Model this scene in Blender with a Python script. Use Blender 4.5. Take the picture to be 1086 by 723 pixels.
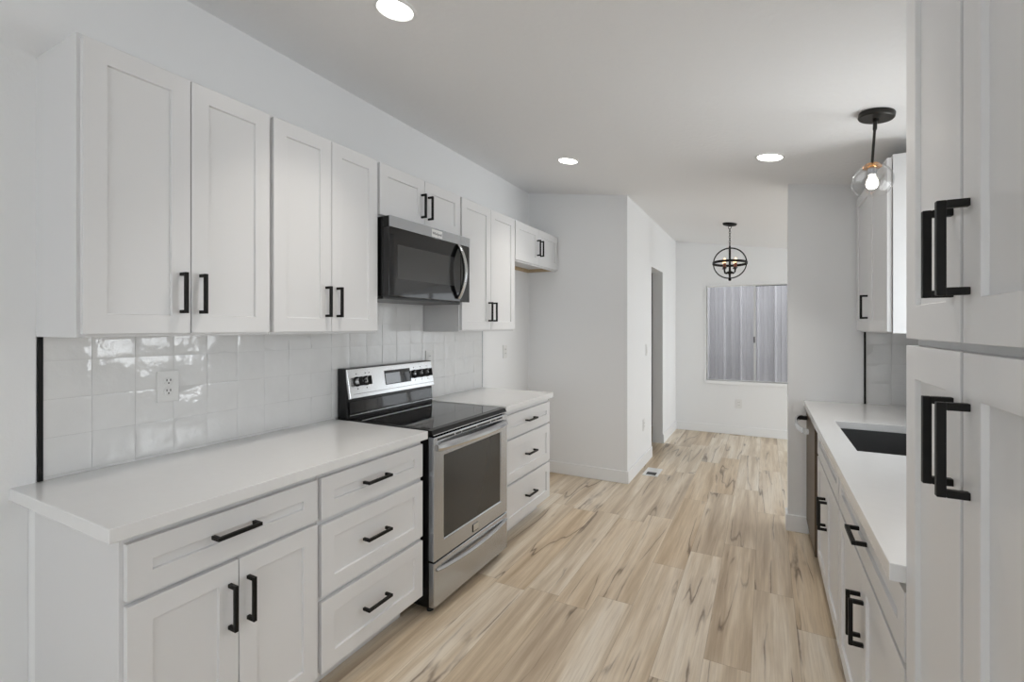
import bpy, bmesh, math, random
from mathutils import Vector, Matrix
random.seed(7)
for o in list(bpy.data.objects): bpy.data.objects.remove(o, do_unlink=True)
S = bpy.context.scene
COL = S.collection
PI = math.pi

# ------------------------------------------------------------------ camera
F_PX, W_PX, H_PX = 504.92, 1086, 723
cam_d = bpy.data.cameras.new('camera'); cam = bpy.data.objects.new('camera', cam_d); COL.objects.link(cam)
cam_d.sensor_fit = 'HORIZONTAL'; cam_d.sensor_width = 36.0
cam_d.lens = 36.0 * F_PX / W_PX
cam_d.shift_y = (346.41 - 361.5) / W_PX          # horizon sits above the frame's middle
cam_d.clip_start = 0.02
cam.location = (0, 0, 1.4186)
cam.rotation_euler = (PI/2, 0, 0.4886)
S.camera = cam

# ------------------------------------------------------------------ world, light, exposure
S.view_settings.view_transform = 'Standard'; S.view_settings.look = 'None'
S.view_settings.gamma = 1.0; S.view_settings.use_curve_mapping = False
S.view_settings.exposure = 0.0
w = bpy.data.worlds.new('sky'); S.world = w; w.use_nodes = True
bg = w.node_tree.nodes['Background']
bg.inputs['Color'].default_value = (0.92, 0.96, 1.0, 1); bg.inputs['Strength'].default_value = 2.75

def area(name, loc, rot, sx, sy, power, color):
    d = bpy.data.lights.new(name, 'AREA'); d.shape = 'RECTANGLE'; d.size = sx; d.size_y = sy
    d.energy = power; d.color = color
    o = bpy.data.objects.new(name, d); COL.objects.link(o); o.location = loc; o.rotation_euler = rot
    return o
DAY = (0.95, 0.98, 1.0)
P_SINK, P_DINE, P_CAN = 17, 34, 1.85
# daylight outside the panes over the sink and of the dining room's added glass door; unseen living room windows are added to let the sky in
area('daylight_sink_window', (1.24, 2.42, 1.4), (0, PI/2+.35, 0), 0.95, 0.9, P_SINK, DAY)
area('daylight_dining_door', (3.28, 5.6, 1.1), (0, PI/2, 0), 2.0, 1.9, P_DINE, DAY)

# ------------------------------------------------------------------ materials
def mat(name, color, rough=0.5, metal=0.0, spec=0.5, bump=None, coat=0.0, aniso=0.0, var=None):
    m = bpy.data.materials.new(name); m.use_nodes = True
    nt = m.node_tree; b = nt.nodes['Principled BSDF']
    b.inputs['Base Color'].default_value = (*color, 1); b.inputs['Roughness'].default_value = rough
    b.inputs['Metallic'].default_value = metal; b.inputs['Specular IOR Level'].default_value = spec
    b.inputs['Coat Weight'].default_value = coat; b.inputs['Anisotropic'].default_value = aniso
    tc = nt.nodes.new('ShaderNodeTexCoord')
    if bump:
        scale, strength, dist, stretch = bump
        mp = nt.nodes.new('ShaderNodeMapping'); mp.inputs['Scale'].default_value = stretch
        nz = nt.nodes.new('ShaderNodeTexNoise'); nz.inputs['Scale'].default_value = scale; nz.inputs['Detail'].default_value = 3
        bp = nt.nodes.new('ShaderNodeBump'); bp.inputs['Strength'].default_value = strength; bp.inputs['Distance'].default_value = dist
        nt.links.new(tc.outputs['Object'], mp.inputs[0]); nt.links.new(mp.outputs[0], nz.inputs['Vector'])
        nt.links.new(nz.outputs['Fac'], bp.inputs['Height']); nt.links.new(bp.outputs[0], b.inputs['Normal'])
    if var:
        scale, amt = var
        nz = nt.nodes.new('ShaderNodeTexNoise'); nz.inputs['Scale'].default_value = scale; nz.inputs['Detail'].default_value = 4
        mx = nt.nodes.new('ShaderNodeMix'); mx.data_type = 'RGBA'
        mx.inputs[6].default_value = (*[c*(1-amt) for c in color], 1); mx.inputs[7].default_value = (*[min(1, c*(1+amt)) for c in color], 1)
        nt.links.new(tc.outputs['Object'], nz.inputs['Vector']); nt.links.new(nz.outputs['Fac'], mx.inputs[0])
        nt.links.new(mx.outputs[2], b.inputs['Base Color'])
    return m
def emis(name, color, strength):
    m = bpy.data.materials.new(name); m.use_nodes = True; nt = m.node_tree; nt.nodes.clear()
    e = nt.nodes.new('ShaderNodeEmission'); e.inputs[0].default_value = (*color, 1); e.inputs[1].default_value = strength
    o = nt.nodes.new('ShaderNodeOutputMaterial'); nt.links.new(e.outputs[0], o.inputs[0]); return m
def thin_glass(name, tint=(1, 1, 1), power=4.5, base=0.03):
    m = bpy.data.materials.new(name); m.use_nodes = True; nt = m.node_tree; nt.nodes.clear()
    t = nt.nodes.new('ShaderNodeBsdfTransparent'); t.inputs[0].default_value = (*tint, 1)
    g = nt.nodes.new('ShaderNodeBsdfGlossy'); g.inputs['Roughness'].default_value = 0.0
    f = nt.nodes.new('ShaderNodeLayerWeight'); f.inputs[0].default_value = 0.5
    p = nt.nodes.new('ShaderNodeMath'); p.operation = 'POWER'; p.inputs[1].default_value = power
    q = nt.nodes.new('ShaderNodeMath'); q.operation = 'MULTIPLY_ADD'; q.inputs[1].default_value = 0.75; q.inputs[2].default_value = base
    x = nt.nodes.new('ShaderNodeMixShader'); o = nt.nodes.new('ShaderNodeOutputMaterial')
    nt.links.new(f.outputs['Facing'], p.inputs[0]); nt.links.new(p.outputs[0], q.inputs[0]); nt.links.new(q.outputs[0], x.inputs[0])
    nt.links.new(t.outputs[0], x.inputs[1]); nt.links.new(g.outputs[0], x.inputs[2])
    nt.links.new(x.outputs[0], o.inputs[0]); return m

FLOOR_COL = [(0.47, 0.365, 0.26), (0.68, 0.57, 0.43), (0.82, 0.725, 0.595), (0.86, 0.79, 0.685), (0.40, 0.31, 0.22)]
def floor_material():
    m = bpy.data.materials.new('oak_plank_floor'); m.use_nodes = True; nt = m.node_tree
    b = nt.nodes['Principled BSDF']; L = nt.links.new
    tc = nt.nodes.new('ShaderNodeTexCoord'); sp = nt.nodes.new('ShaderNodeSeparateXYZ'); L(tc.outputs['Object'], sp.inputs[0])
    def mth(op, a, c=None, d=None):
        n = nt.nodes.new('ShaderNodeMath'); n.operation = op
        for i, v in enumerate((a, c, d)):
            if v is None: continue
            if isinstance(v, (int, float)): n.inputs[i].default_value = v
            else: L(v, n.inputs[i])
        return n.outputs[0]
    def comb(x, y, z):
        n = nt.nodes.new('ShaderNodeCombineXYZ')
        for i, v in enumerate((x, y, z)):
            if isinstance(v, (int, float)): n.inputs[i].default_value = v
            else: L(v, n.inputs[i])
        return n.outputs[0]
    def noise(vec, scale, detail=3, rough=0.55, dist=0.0):
        n = nt.nodes.new('ShaderNodeTexNoise'); n.inputs['Scale'].default_value = scale; n.inputs['Detail'].default_value = detail
        n.inputs['Roughness'].default_value = rough; n.inputs['Distortion'].default_value = dist; L(vec, n.inputs['Vector']); return n.outputs['Fac']
    def ramp(fac, stops):
        n = nt.nodes.new('ShaderNodeValToRGB'); e = n.color_ramp.elements
        while len(e) < len(stops): e.new(0.5)
        for q, (p, c) in zip(e, stops): q.position = p; q.color = (*c, 1)
        L(fac, n.inputs[0]); return n.outputs[0]
    def mix(fac, a, c, mode='MIX'):
        n = nt.nodes.new('ShaderNodeMix'); n.data_type = 'RGBA'; n.blend_type = mode
        for i, v in ((0, fac), (6, a), (7, c)):
            if isinstance(v, (int, float)): n.inputs[i].default_value = v
            elif isinstance(v, tuple): n.inputs[i].default_value = (*v, 1)
            else: L(v, n.inputs[i])
        return n.outputs[2]
    X, Y = sp.outputs[0], sp.outputs[1]
    PW, PL = 0.182, 1.22
    xs = mth('DIVIDE', mth('ADD', X, 20.071), PW); row = mth('FLOOR', xs)
    wn = nt.nodes.new('ShaderNodeTexWhiteNoise'); wn.noise_dimensions = '1D'; L(row, wn.inputs['W'])
    ys = mth('ADD', mth('DIVIDE', mth('ADD', Y, 20), PL), mth('MULTIPLY', wn.outputs['Value'], 7.3)); colm = mth('FLOOR', ys)
    w2 = nt.nodes.new('ShaderNodeTexWhiteNoise'); w2.noise_dimensions = '2D'; L(comb(row, colm, 0), w2.inputs['Vector'])
    pr = w2.outputs['Value']
    off = mth('MULTIPLY', pr, 40.0)
    # long bands of tone inside each plank, then fine grain, then sparse dark cracks with small knots
    v1 = comb(mth('ADD', mth('MULTIPLY', X, 13.0), off), mth('MULTIPLY', Y, 0.75), off)
    tone = noise(v1, 1.0, 4, 0.55, 0.35)
    v2 = comb(mth('ADD', mth('MULTIPLY', X, 110.0), off), mth('MULTIPLY', Y, 3.2), off)
    grain = noise(v2, 1.0, 4, 0.65, 0.2)
    base = ramp(mth('ADD', mth('MULTIPLY', tone, 0.80), mth('MULTIPLY', mth('SUBTRACT', pr, 0.5), 0.16)),
                [(0.22, FLOOR_COL[0]), (0.36, FLOOR_COL[1]), (0.47, FLOOR_COL[2]), (0.62, FLOOR_COL[3])])
    c1 = mix(mth('MULTIPLY', mth('MAXIMUM', mth('SUBTRACT', grain, 0.42), 0.0), 1.3), base, FLOOR_COL[4])
    v3 = comb(mth('ADD', mth('MULTIPLY', X, 8.0), off), mth('MULTIPLY', Y, 0.55), mth('MULTIPLY', off, 1.7))
    wob = noise(comb(mth('MULTIPLY', X, 22.0), mth('MULTIPLY', Y, 6.0), off), 1.0, 3, 0.6)
    crk = mth('ADD', noise(v3, 1.0, 1.5, 0.5, 0.25), mth('MULTIPLY', mth('SUBTRACT', wob, 0.5), 0.045))
    dst = mth('ABSOLUTE', mth('SUBTRACT', crk, 0.50))
    line = mth('SUBTRACT', 1.0, mth('MINIMUM', mth('MULTIPLY', dst, 75.0), 1.0))
    msk = noise(comb(mth('MULTIPLY', X, 5.0), mth('MULTIPLY', Y, 1.6), mth('MULTIPLY', off, 0.6)), 1.0, 2)
    mk = nt.nodes.new('ShaderNodeMapRange'); L(msk, mk.inputs[0]); mk.inputs[1].default_value = 0.46; mk.inputs[2].default_value = 0.58
    kn = nt.nodes.new('ShaderNodeTexVoronoi'); kn.inputs['Scale'].default_value = 1.0; kn.inputs['Randomness'].default_value = 1.0
    L(comb(mth('ADD', mth('MULTIPLY', X, 5.5), off), mth('MULTIPLY', Y, 1.7), off), kn.inputs['Vector'])
    knot = mth('SUBTRACT', 1.0, mth('MINIMUM', mth('MULTIPLY', kn.outputs['Distance'], 11.0), 1.0))
    halo = mth('SUBTRACT', 1.0, mth('MINIMUM', mth('MULTIPLY', dst, 12.0), 1.0))
    c2 = mix(mth('MULTIPLY', mth('MULTIPLY', halo, mk.outputs[0]), 0.42), c1, FLOOR_COL[0])
    c2 = mix(mth('MULTIPLY', mth('MULTIPLY', knot, wob), 0.9), c2, (0.20, 0.14, 0.095))
    c3 = mix(mth('MULTIPLY', mth('MULTIPLY', line, mk.outputs[0]), 0.85), c2, (0.15, 0.105, 0.075))
    w3 = nt.nodes.new('ShaderNodeTexWhiteNoise'); w3.noise_dimensions = '2D'; L(comb(colm, row, 0), w3.inputs['Vector'])
    c3 = mix(mth('MULTIPLY', mth('MAXIMUM', mth('SUBTRACT', w3.outputs['Value'], 0.55), 0.0), 1.1), c3, (0.80, 0.66, 0.46), 'MULTIPLY')
    # seams
    fx = mth('FRACT', xs); fy = mth('FRACT', ys)
    sx = mth('GREATER_THAN', mth('ABSOLUTE', mth('SUBTRACT', fx, 0.5)), 0.5-0.0008/PW)
    sy = mth('GREATER_THAN', mth('ABSOLUTE', mth('SUBTRACT', fy, 0.5)), 0.5-0.0010/PL)
    seam = mth('MAXIMUM', sx, sy)
    c4 = mix(mth('MULTIPLY', seam, 0.55), c3, (0.24, 0.17, 0.11))
    L(c4, b.inputs['Base Color'])
    b.inputs['Roughness'].default_value = 0.42; b.inputs['Specular IOR Level'].default_value = 0.4
    bp = nt.nodes.new('ShaderNodeBump'); bp.inputs['Strength'].default_value = 0.12; bp.inputs['Distance'].default_value = 0.002
    L(mth('SUBTRACT', grain, seam), bp.inputs['Height']); L(bp.outputs[0], b.inputs['Normal'])
    return m

M = {}
M['wall'] = mat('white_wall_paint', (0.86, 0.865, 0.87), 0.55, bump=(90, 0.10, 0.003, (1, 1, 1)))
M['ceiling'] = mat('white_ceiling_paint', (0.87, 0.87, 0.875), 0.7, bump=(38, 0.5, 0.006, (1, 1, 1)))
M['trim'] = mat('white_trim_paint', (0.88, 0.885, 0.89), 0.35)
M['cab'] = mat('white_cabinet_paint', (0.775, 0.775, 0.78), 0.33)
M['box'] = mat('white_cabinet_box', (0.74, 0.74, 0.745), 0.4)
M['quartz'] = mat('white_quartz', (0.82, 0.82, 0.82), 0.16, var=(35, 0.02))
M['black'] = mat('matte_black_metal', (0.006, 0.0055, 0.005), 0.5, spec=0.25)
M['bronze'] = mat('dark_bronze_metal', (0.02, 0.018, 0.015), 0.4, metal=0.3)
M['steel'] = mat('brushed_stainless', (0.53, 0.55, 0.58), 0.27, metal=1.0, bump=(60, 0.05, 0.001, (0.4, 0.4, 40)))
M['dark_steel'] = mat('dark_grey_metal', (0.09, 0.09, 0.09), 0.35, metal=0.6)
M['steel_bright'] = mat('bright_stainless', (0.62, 0.63, 0.64), 0.22, metal=1.0)
M['bglass'] = mat('black_glass', (0.008, 0.008, 0.009), 0.04)
M['cooktop'] = mat('black_ceramic_glass', (0.008, 0.008, 0.009), 0.05)
M['window_dark'] = mat('smoked_oven_glass', (0.035, 0.034, 0.031), 0.12)
M['mw_screen'] = mat('grey_microwave_window', (0.045, 0.045, 0.045), 0.03)
M['enamel'] = mat('black_enamel', (0.006, 0.006, 0.006), 0.22, spec=0.35)
M['rubber'] = mat('black_rubber', (0.015, 0.015, 0.015), 0.7)
M['plastic'] = mat('white_plastic', (0.80, 0.80, 0.79), 0.35)
M['slot'] = mat('dark_slot', (0.03, 0.03, 0.03), 0.6)
M['sink'] = mat('black_composite_sink', (0.05, 0.05, 0.051), 0.5, bump=(400, 0.1, 0.001, (1, 1, 1)))
M['tile'] = mat('white_glazed_tile', (0.80, 0.80, 0.795), 0.06, bump=(19, 0.55, 0.0045, (1, 1, 1)), var=(9, 0.06))
M['grout'] = mat('grey_grout', (0.70, 0.70, 0.695), 0.8)
M['copper'] = mat('brushed_copper', (0.62, 0.30, 0.10), 0.25, metal=1.0)
M['wood_raw'] = mat('raw_plywood', (0.50, 0.38, 0.24), 0.6, var=(30, 0.2))
M['glass'] = thin_glass('clear_glass'); M['pane'] = thin_glass('window_glass', (0.98, 0.985, 0.985), base=0.008)
M['led'] = emis('led_diffuser', (1.0, 0.97, 0.93), 16)
M['bulb'] = emis('lit_bulb', (1.0, 0.93, 0.80), 14)
M['bulb_warm'] = emis('lit_candle_bulb', (1.0, 0.66, 0.34), 3.2)
M['fence'] = mat('grey_ribbed_steel', (0.47, 0.455, 0.47), 0.45, var=(1.0, 0.22))
_nt = M['fence'].node_tree; _mp = _nt.nodes.new('ShaderNodeMapping'); _mp.inputs['Scale'].default_value = (16, 1, 0.25)   # streaks of tone run down the sheet
_tc = next(n for n in _nt.nodes if n.type == 'TEX_COORD'); _nz = next(n for n in _nt.nodes if n.type == 'TEX_NOISE')
_nt.links.new(_tc.outputs['Object'], _mp.inputs[0]); _nt.links.new(_mp.outputs[0], _nz.inputs['Vector'])
M['concrete'] = mat('pale_concrete', (0.55, 0.53, 0.50), 0.9, var=(8, 0.12))
M['floor'] = floor_material()
M['white_ink'] = mat('white_print', (0.75, 0.75, 0.75), 0.5)
M['dark_ink'] = mat('dark_print', (0.05, 0.05, 0.05), 0.5)
M['paper'] = mat('film_sticker', (0.55, 0.58, 0.62), 0.2)
M['candle'] = mat('rust_candle_sleeve', (0.22, 0.06, 0.025), 0.5)
M['alu'] = mat('window_aluminium', (0.78, 0.78, 0.76), 0.4)
M['dw'] = mat('brown_dishwasher_front', (0.115, 0.085, 0.055), 0.45, spec=0.3)  # even brown base colour over the whole door front

# ------------------------------------------------------------------ mesh helpers (world coordinates; a part's mesh is moved to its thing's base)
class MB:
    def __init__(s): s.v = []; s.f = []
    def add(s, vs, fs):
        n = len(s.v); s.v += [tuple(p) for p in vs]; s.f += [tuple(i+n for i in f) for f in fs]; return s
    def box(s, x0, x1, y0, y1, z0, z1):
        x0, x1 = sorted((x0, x1)); y0, y1 = sorted((y0, y1)); z0, z1 = sorted((z0, z1))
        return s.add([(x0,y0,z0),(x1,y0,z0),(x1,y1,z0),(x0,y1,z0),(x0,y0,z1),(x1,y0,z1),(x1,y1,z1),(x0,y1,z1)],
                     [(0,3,2,1),(4,5,6,7),(0,1,5,4),(1,2,6,5),(2,3,7,6),(3,0,4,7)])
    def hexa(s, b, t):   # four bottom and four top corners, same order
        return s.add(list(b)+list(t), [(0,3,2,1),(4,5,6,7),(0,1,5,4),(1,2,6,5),(2,3,7,6),(3,0,4,7)])
    def tube(s, path, r, n=12, closed=False):
        P = [Vector(p) for p in path]; k = len(P); R = r if hasattr(r, '__len__') else [r]*k
        rings = []; ref = None
        for i in range(k):
            if closed: d = P[(i+1) % k]-P[i-1]
            else: d = P[min(i+1, k-1)]-P[max(i-1, 0)]
            d.normalize()
            if ref is None:
                ref = Vector((0, 0, 1)) if abs(d.z) < 0.9 else Vector((1, 0, 0))
            a = ref-d*ref.dot(d)
            if a.length < 1e-6: a = Vector((1, 0, 0))-d*d.x
            a.normalize(); ref = a; c = d.cross(a)
            rings.append([P[i]+R[i]*(math.cos(2*PI*j/n)*a+math.sin(2*PI*j/n)*c) for j in range(n)])
        vs = [p for q in rings for p in q]; fs = []
        for i in range(k if closed else k-1):
            i2 = (i+1) % k
            for j in range(n): fs.append((i*n+j, i*n+(j+1) % n, i2*n+(j+1) % n, i2*n+j))
        if not closed: fs.append(tuple(reversed(range(n)))); fs.append(tuple((k-1)*n+j for j in range(n)))
        return s.add(vs, fs)
    def lathe(s, prof, org, axis=(0, 0, 1), n=32, caps=True):   # prof: (radius, height along axis)
        ax = Vector(axis).normalized(); a = Vector((1, 0, 0)) if abs(ax.x) < 0.9 else Vector((0, 1, 0))
        a = (a-ax*a.dot(ax)).normalized(); c = ax.cross(a); O = Vector(org)
        vs = [O+ax*h+r*(math.cos(2*PI*j/n)*a+math.sin(2*PI*j/n)*c) for r, h in prof for j in range(n)]; fs = []
        for i in range(len(prof)-1):
            for j in range(n): fs.append((i*n+j, i*n+(j+1) % n, (i+1)*n+(j+1) % n, (i+1)*n+j))
        if caps: fs.append(tuple(reversed(range(n)))); fs.append(tuple((len(prof)-1)*n+j for j in range(n)))
        return s.add(vs, fs)
    def sweep(s, path, sec):   # rectangular-ish section swept along path: sec = list of (u,v); u along side vector, v along out vector
        k = len(sec); vs = []; fs = []
        for p, u, v in path:
            p = Vector(p); u = Vector(u); v = Vector(v)
            vs += [p+u*a+v*b for a, b in sec]
        for i in range(len(path)-1):
            for j in range(k): fs.append((i*k+j, i*k+(j+1) % k, (i+1)*k+(j+1) % k, (i+1)*k+j))
        fs.append(tuple(reversed(range(k)))); fs.append(tuple((len(path)-1)*k+j for j in range(k)))
        return s.add(vs, fs)

ORG = {}
def link(name, mb, m, parent=None, org=None, bevel=0, smooth=False, seg=2):
    me = bpy.data.meshes.new(name); o = bpy.data.objects.new(name, me); COL.objects.link(o)
    if parent is not None: org = ORG[parent.name]
    org = Vector(org) if org is not None else Vector((0, 0, 0))
    me.from_pydata([tuple(Vector(p)-org) for p in mb.v], [], mb.f)
    bm = bmesh.new(); bm.from_mesh(me); bmesh.ops.recalc_face_normals(bm, faces=bm.faces); bm.to_mesh(me); bm.free()
    me.materials.append(M[m])
    if smooth:
        me.polygons.foreach_set('use_smooth', [True]*len(me.polygons)); me.set_sharp_from_angle(angle=math.radians(38))
    if bevel:
        b = o.modifiers.new('bevel', 'BEVEL'); b.width = bevel; b.segments = seg; b.limit_method = 'ANGLE'; b.angle_limit = math.radians(35)
    if parent is not None: o.parent = parent
    else: o.location = org
    ORG[o.name] = org
    return o
def tag(o, label, cat, group=None):
    o['label'] = label; o['category'] = cat
    if group: o['group'] = group
    return o
def thing(name, loc, label, cat, group=None):
    o = bpy.data.objects.new(name, None); COL.objects.link(o); o.location = loc; o.empty_display_size = 0.1
    ORG[o.name] = Vector(loc); return tag(o, label, cat, group)
def struct(name, mb, m, parent=None, **k):
    o = link(name, mb, m, parent, **k)
    if parent is None: o['kind'] = 'structure'
    return o
def look(o, label): o['label'] = label; return o

# ------------------------------------------------------------------ the room's main planes
XW, XR = -2.095, 0.885            # left and right kitchen walls
YE, YF = 4.293, 6.927             # end of the kitchen recess, far wall of the dining room
XH = -1.10                        # wall beside the passage
XP, YP = 0.142, 3.843             # free end and face of the partition on the right
def ceil_z(x): return 2.757-0.152*(x-XW)
def slab_wall(x0, x1, y0, y1, z0=0.0):   # wall block that meets the sloping ceiling
    mb = MB()
    return mb.hexa([(x0,y0,z0),(x1,y0,z0),(x1,y1,z0),(x0,y1,z0)],
                   [(x0,y0,ceil_z(x0)+.01),(x1,y0,ceil_z(x1)+.01),(x1,y1,ceil_z(x1)+.01),(x0,y1,ceil_z(x0)+.01)])
struct('floor', MB().box(-4.2, 3.4, -3.4, 7.1, -0.12, 0), 'floor')
cl = MB(); xa, xb, ya, yb = -4.2, 3.4, -3.4, 7.1
cl.hexa([(xa,ya,ceil_z(xa)),(xb,ya,ceil_z(xb)),(xb,yb,ceil_z(xb)),(xa,yb,ceil_z(xa))],
        [(xa,ya,ceil_z(xa)+.15),(xb,ya,ceil_z(xb)+.15),(xb,yb,ceil_z(xb)+.15),(xa,yb,ceil_z(xa)+.15)])
struct('ceiling', cl, 'ceiling')
wl = slab_wall(XW-.12, XW, -3.2, YE+.12)
struct('wall_left', wl, 'wall')
struct('wall_left_near', MB().box(XW, XW+.012, -3.2, 0.637, 0, 2.292), 'wall')   # plaster standing slightly proud up to cabinet height
struct('wall_kitchen_end', slab_wall(XW, XH, YE, YE+.12), 'wall')
# wall beside the passage, with its doorway
DY0, DY1, DZ = 5.331, 5.975, 2.08
wh = slab_wall(XH-.12, XH, YE+.12, DY0)
for q in (slab_wall(XH-.12, XH, DY1, YF), slab_wall(XH-.12, XH, DY0, DY1, DZ)): wh.add(q.v, q.f)
struct('wall_passage', wh, 'wall')
struct('wall_bedroom_side', slab_wall(-3.6, XW-.12, YE, YE+.12), 'wall')
struct('wall_bedroom', slab_wall(-3.6, -3.48, YE+.12, YF), 'wall')
# far wall with the sliding window
WX0, WX1, WZ0, WZ1 = -0.70, 0.47, 0.70, 1.965
wf = slab_wall(-3.48, WX0, YF, YF+.14)
for q in (slab_wall(WX1, 1.25, YF, YF+.14), slab_wall(2.75, 3.2, YF, YF+.14), slab_wall(1.25, 2.75, YF, YF+.14, 2.07), slab_wall(WX0, WX1, YF, YF+.14, WZ1)): wf.add(q.v, q.f)
wf.box(WX0, WX1, YF, YF+.14, 0, WZ0)
struct('wall_far', wf, 'wall')
struct('wall_partition', slab_wall(XP, XR+.12, YP, YP+.115), 'wall')
# right kitchen wall with the window over the sink
KY0, KY1, KZ0, KZ1 = 2.02, 2.90, 1.06, 2.06
wr = slab_wall(XR, XR+.12, 0.6, KY0)
for q in (slab_wall(XR, XR+.12, KY1, YP), slab_wall(XR, XR+.12, KY0, KY1, KZ1)): wr.add(q.v, q.f)
wr.box(XR, XR+.12, KY0, KY1, 0, KZ0)
struct('wall_right', wr, 'wall')
# dining room's right wall with an added glass door; living room behind the camera
wd = slab_wall(3.1, 3.22, YP+.115, 4.6)
for q in (slab_wall(3.1, 3.22, 6.6, YF), slab_wall(3.1, 3.22, 4.6, 6.6, 2.08)): wd.add(q.v, q.f)
struct('wall_dining', wd, 'wall')
struct('wall_dining_back', slab_wall(XR+.12, 3.1, YP, YP+.115), 'wall')
wb = slab_wall(XW-.12, -1.95, -3.32, -3.2)
for q in (slab_wall(1.75, 3.22, -3.32, -3.2), slab_wall(-1.95, 0.55, -3.32, -3.2, 2.36), slab_wall(.55, 1.75, -3.32, -3.2, 2.1)): wb.add(q.v, q.f)
wb.box(-1.95, 1.75, -3.32, -3.2, 0, 0.4)
struct('wall_back', wb, 'wall')
wlr = slab_wall(3.1, 3.22, -3.2, -2.45)
for q in (slab_wall(3.1, 3.22, -.35, 0.48), slab_wall(3.1, 3.22, -2.45, -.35, 2.2)): wlr.add(q.v, q.f)
wlr.box(3.1, 3.22, -2.45, -.35, 0, .3)
struct('wall_living', wlr, 'wall')
struct('wall_living_return', slab_wall(XR+.12, 3.22, .48, .6), 'wall')

# baseboards
BH, BT = 0.112, 0.014
def bboard(name, mb): return struct(name, mb, 'trim', bevel=0.003)
bboard('baseboard_kitchen_end', MB().box(XW, XH, YE-BT, YE, 0, BH))
bboard('baseboard_alcove', MB().box(XW, XW+BT, 3.40, YE-BT, 0, BH))
bboard('baseboard_passage', MB().box(XH, XH+BT, YE-BT, DY0-.02, 0, BH).box(XH, XH+BT, DY1, YF, 0, BH))
bboard('baseboard_far', MB().box(XH+BT, 1.25, YF-BT, YF, 0, BH).box(2.75, 3.1, YF-BT, YF, 0, BH))
bboard('baseboard_partition', MB().box(XP-BT, 0.262, YP-BT, YP, 0, BH).box(XP-BT, XP, YP, YP+.115+BT, 0, BH).box(XP, 3.1, YP+.115, YP+.115+BT, 0, BH))
bboard('baseboard_left', MB().box(XW+.012, XW+.012+BT, -3.2, 0.60, 0, BH))
bboard('baseboard_bedroom', MB().box(-3.48, -3.48+BT, YE+.12, YF, 0, BH).box(-3.48, XH-.12, YF-BT, YF, 0, BH))

# far window: white return and sill, two sashes, pane in each, latch
wt = thing('window_1', (WX0, YF, WZ0), 'white framed sliding window above outlet on far wall', 'window'); wt['kind'] = 'structure'
fr = MB()
fr.box(WX0-.022, WX0, YF-.008, YF+.06, WZ0-.03, WZ1+.02).box(WX1, WX1+.022, YF-.008, YF+.06, WZ0-.03, WZ1+.02)
fr.box(WX0, WX1, YF-.008, YF+.06, WZ1, WZ1+.02).box(WX0-.022, WX1+.022, YF-.022, YF+.06, WZ0-.045, WZ0)
link('window_frame', fr, 'trim', wt, bevel=0.002)
XMID = -0.12
def sash(x0, x1, y, mt, wd):
    a = MB().box(x0, x0+wd, y, y+.025, WZ0, WZ1).box(x1-wd, x1, y, y+.025, WZ0, WZ1).box(x0+wd, x1-wd, y, y+.025, WZ0, WZ0+.012).box(x0+wd, x1-wd, y, y+.025, WZ1-.012, WZ1)
    s = link('sash', a, mt, wt, bevel=0.0015)
    link('pane', MB().box(x0+wd, x1-wd, y+.010, y+.014, WZ0+.012, WZ1-.012), 'pane', s)
    return s
sash(WX0, XMID+.012, YF+.03, 'alu', .010)
s2 = sash(XMID-.012, WX1, YF+.058, 'alu', .02)
link('gasket', MB().box(XMID+.010, XMID+.014, YF+.052, YF+.058, WZ0+.012, WZ1-.012).box(XMID+.014, WX1-.02, YF+.052, YF+.058, WZ1-.020, WZ1-.012), 'slot', s2)
link('latch', MB().box(XMID-.012, XMID+.004, YF+.012, YF+.03, 1.21, 1.29), 'black', wt, bevel=0.003)
# window over the sink
wk = thing('window_2', (XR, KY0, KZ0), 'white framed window over the black sink', 'window'); wk['kind'] = 'structure'
fr = MB(); xk = XR+.05
fr.box(xk, xk+.05, KY0, KY0+.045, KZ0, KZ1).box(xk, xk+.05, KY1-.045, KY1, KZ0, KZ1).box(xk, xk+.05, KY0+.045, KY1-.045, KZ0, KZ0+.045).box(xk, xk+.05, KY0+.045, KY1-.045, KZ1-.045, KZ1)
ym = (KY0+KY1)/2; fr.box(xk, xk+.05, ym-.02, ym+.02, KZ0+.045, KZ1-.045)
link('window_frame', fr, 'trim', wk, bevel=0.002)
link('pane', MB().box(xk+.023, xk+.027, KY0+.045, ym-.02, KZ0+.045, KZ1-.045).box(xk+.023, xk+.027, ym+.02, KY1-.045, KZ0+.045, KZ1-.045), 'pane', wk)
# glass door of the dining room and living room window (both unseen, added to let the daylight in)
def glazed(name, label, cat, loc, mbf, mbp):
    t = thing(name, loc, label, cat); t['kind'] = 'structure'
    link('frame', mbf, 'trim', t); link('pane', mbp, 'pane', t)
f_ = MB().box(3.13, 3.19, 4.6, 4.66, 0, 2.08).box(3.13, 3.19, 6.54, 6.6, 0, 2.08).box(3.13, 3.19, 4.66, 6.54, 0, .06).box(3.13, 3.19, 4.66, 6.54, 2.02, 2.08).box(3.13, 3.19, 5.57, 5.63, .06, 2.02)
glazed('added_door_1', 'unseen white framed sliding glass door added to the dining room for daylight', 'door', (3.16, 5.6, 0), f_, MB().box(3.158, 3.162, 4.66, 5.57, .06, 2.02).box(3.158, 3.162, 5.63, 6.54, .06, 2.02))
f_ = MB(); p_ = MB()
for a, c, t in ((-1.95, -.72, 2.36), (-.66, .49, 2.36), (.55, 1.75, 2.1)):
    f_.box(a, a+.06, -3.29, -3.23, .4, t).box(c-.06, c, -3.29, -3.23, .4, t).box(a+.06, c-.06, -3.29, -3.23, .4, .46).box(a+.06, c-.06, -3.29, -3.23, t-.06, t)
    p_.box(a+.06, c-.06, -3.262, -3.258, .46, t-.06)
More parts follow.
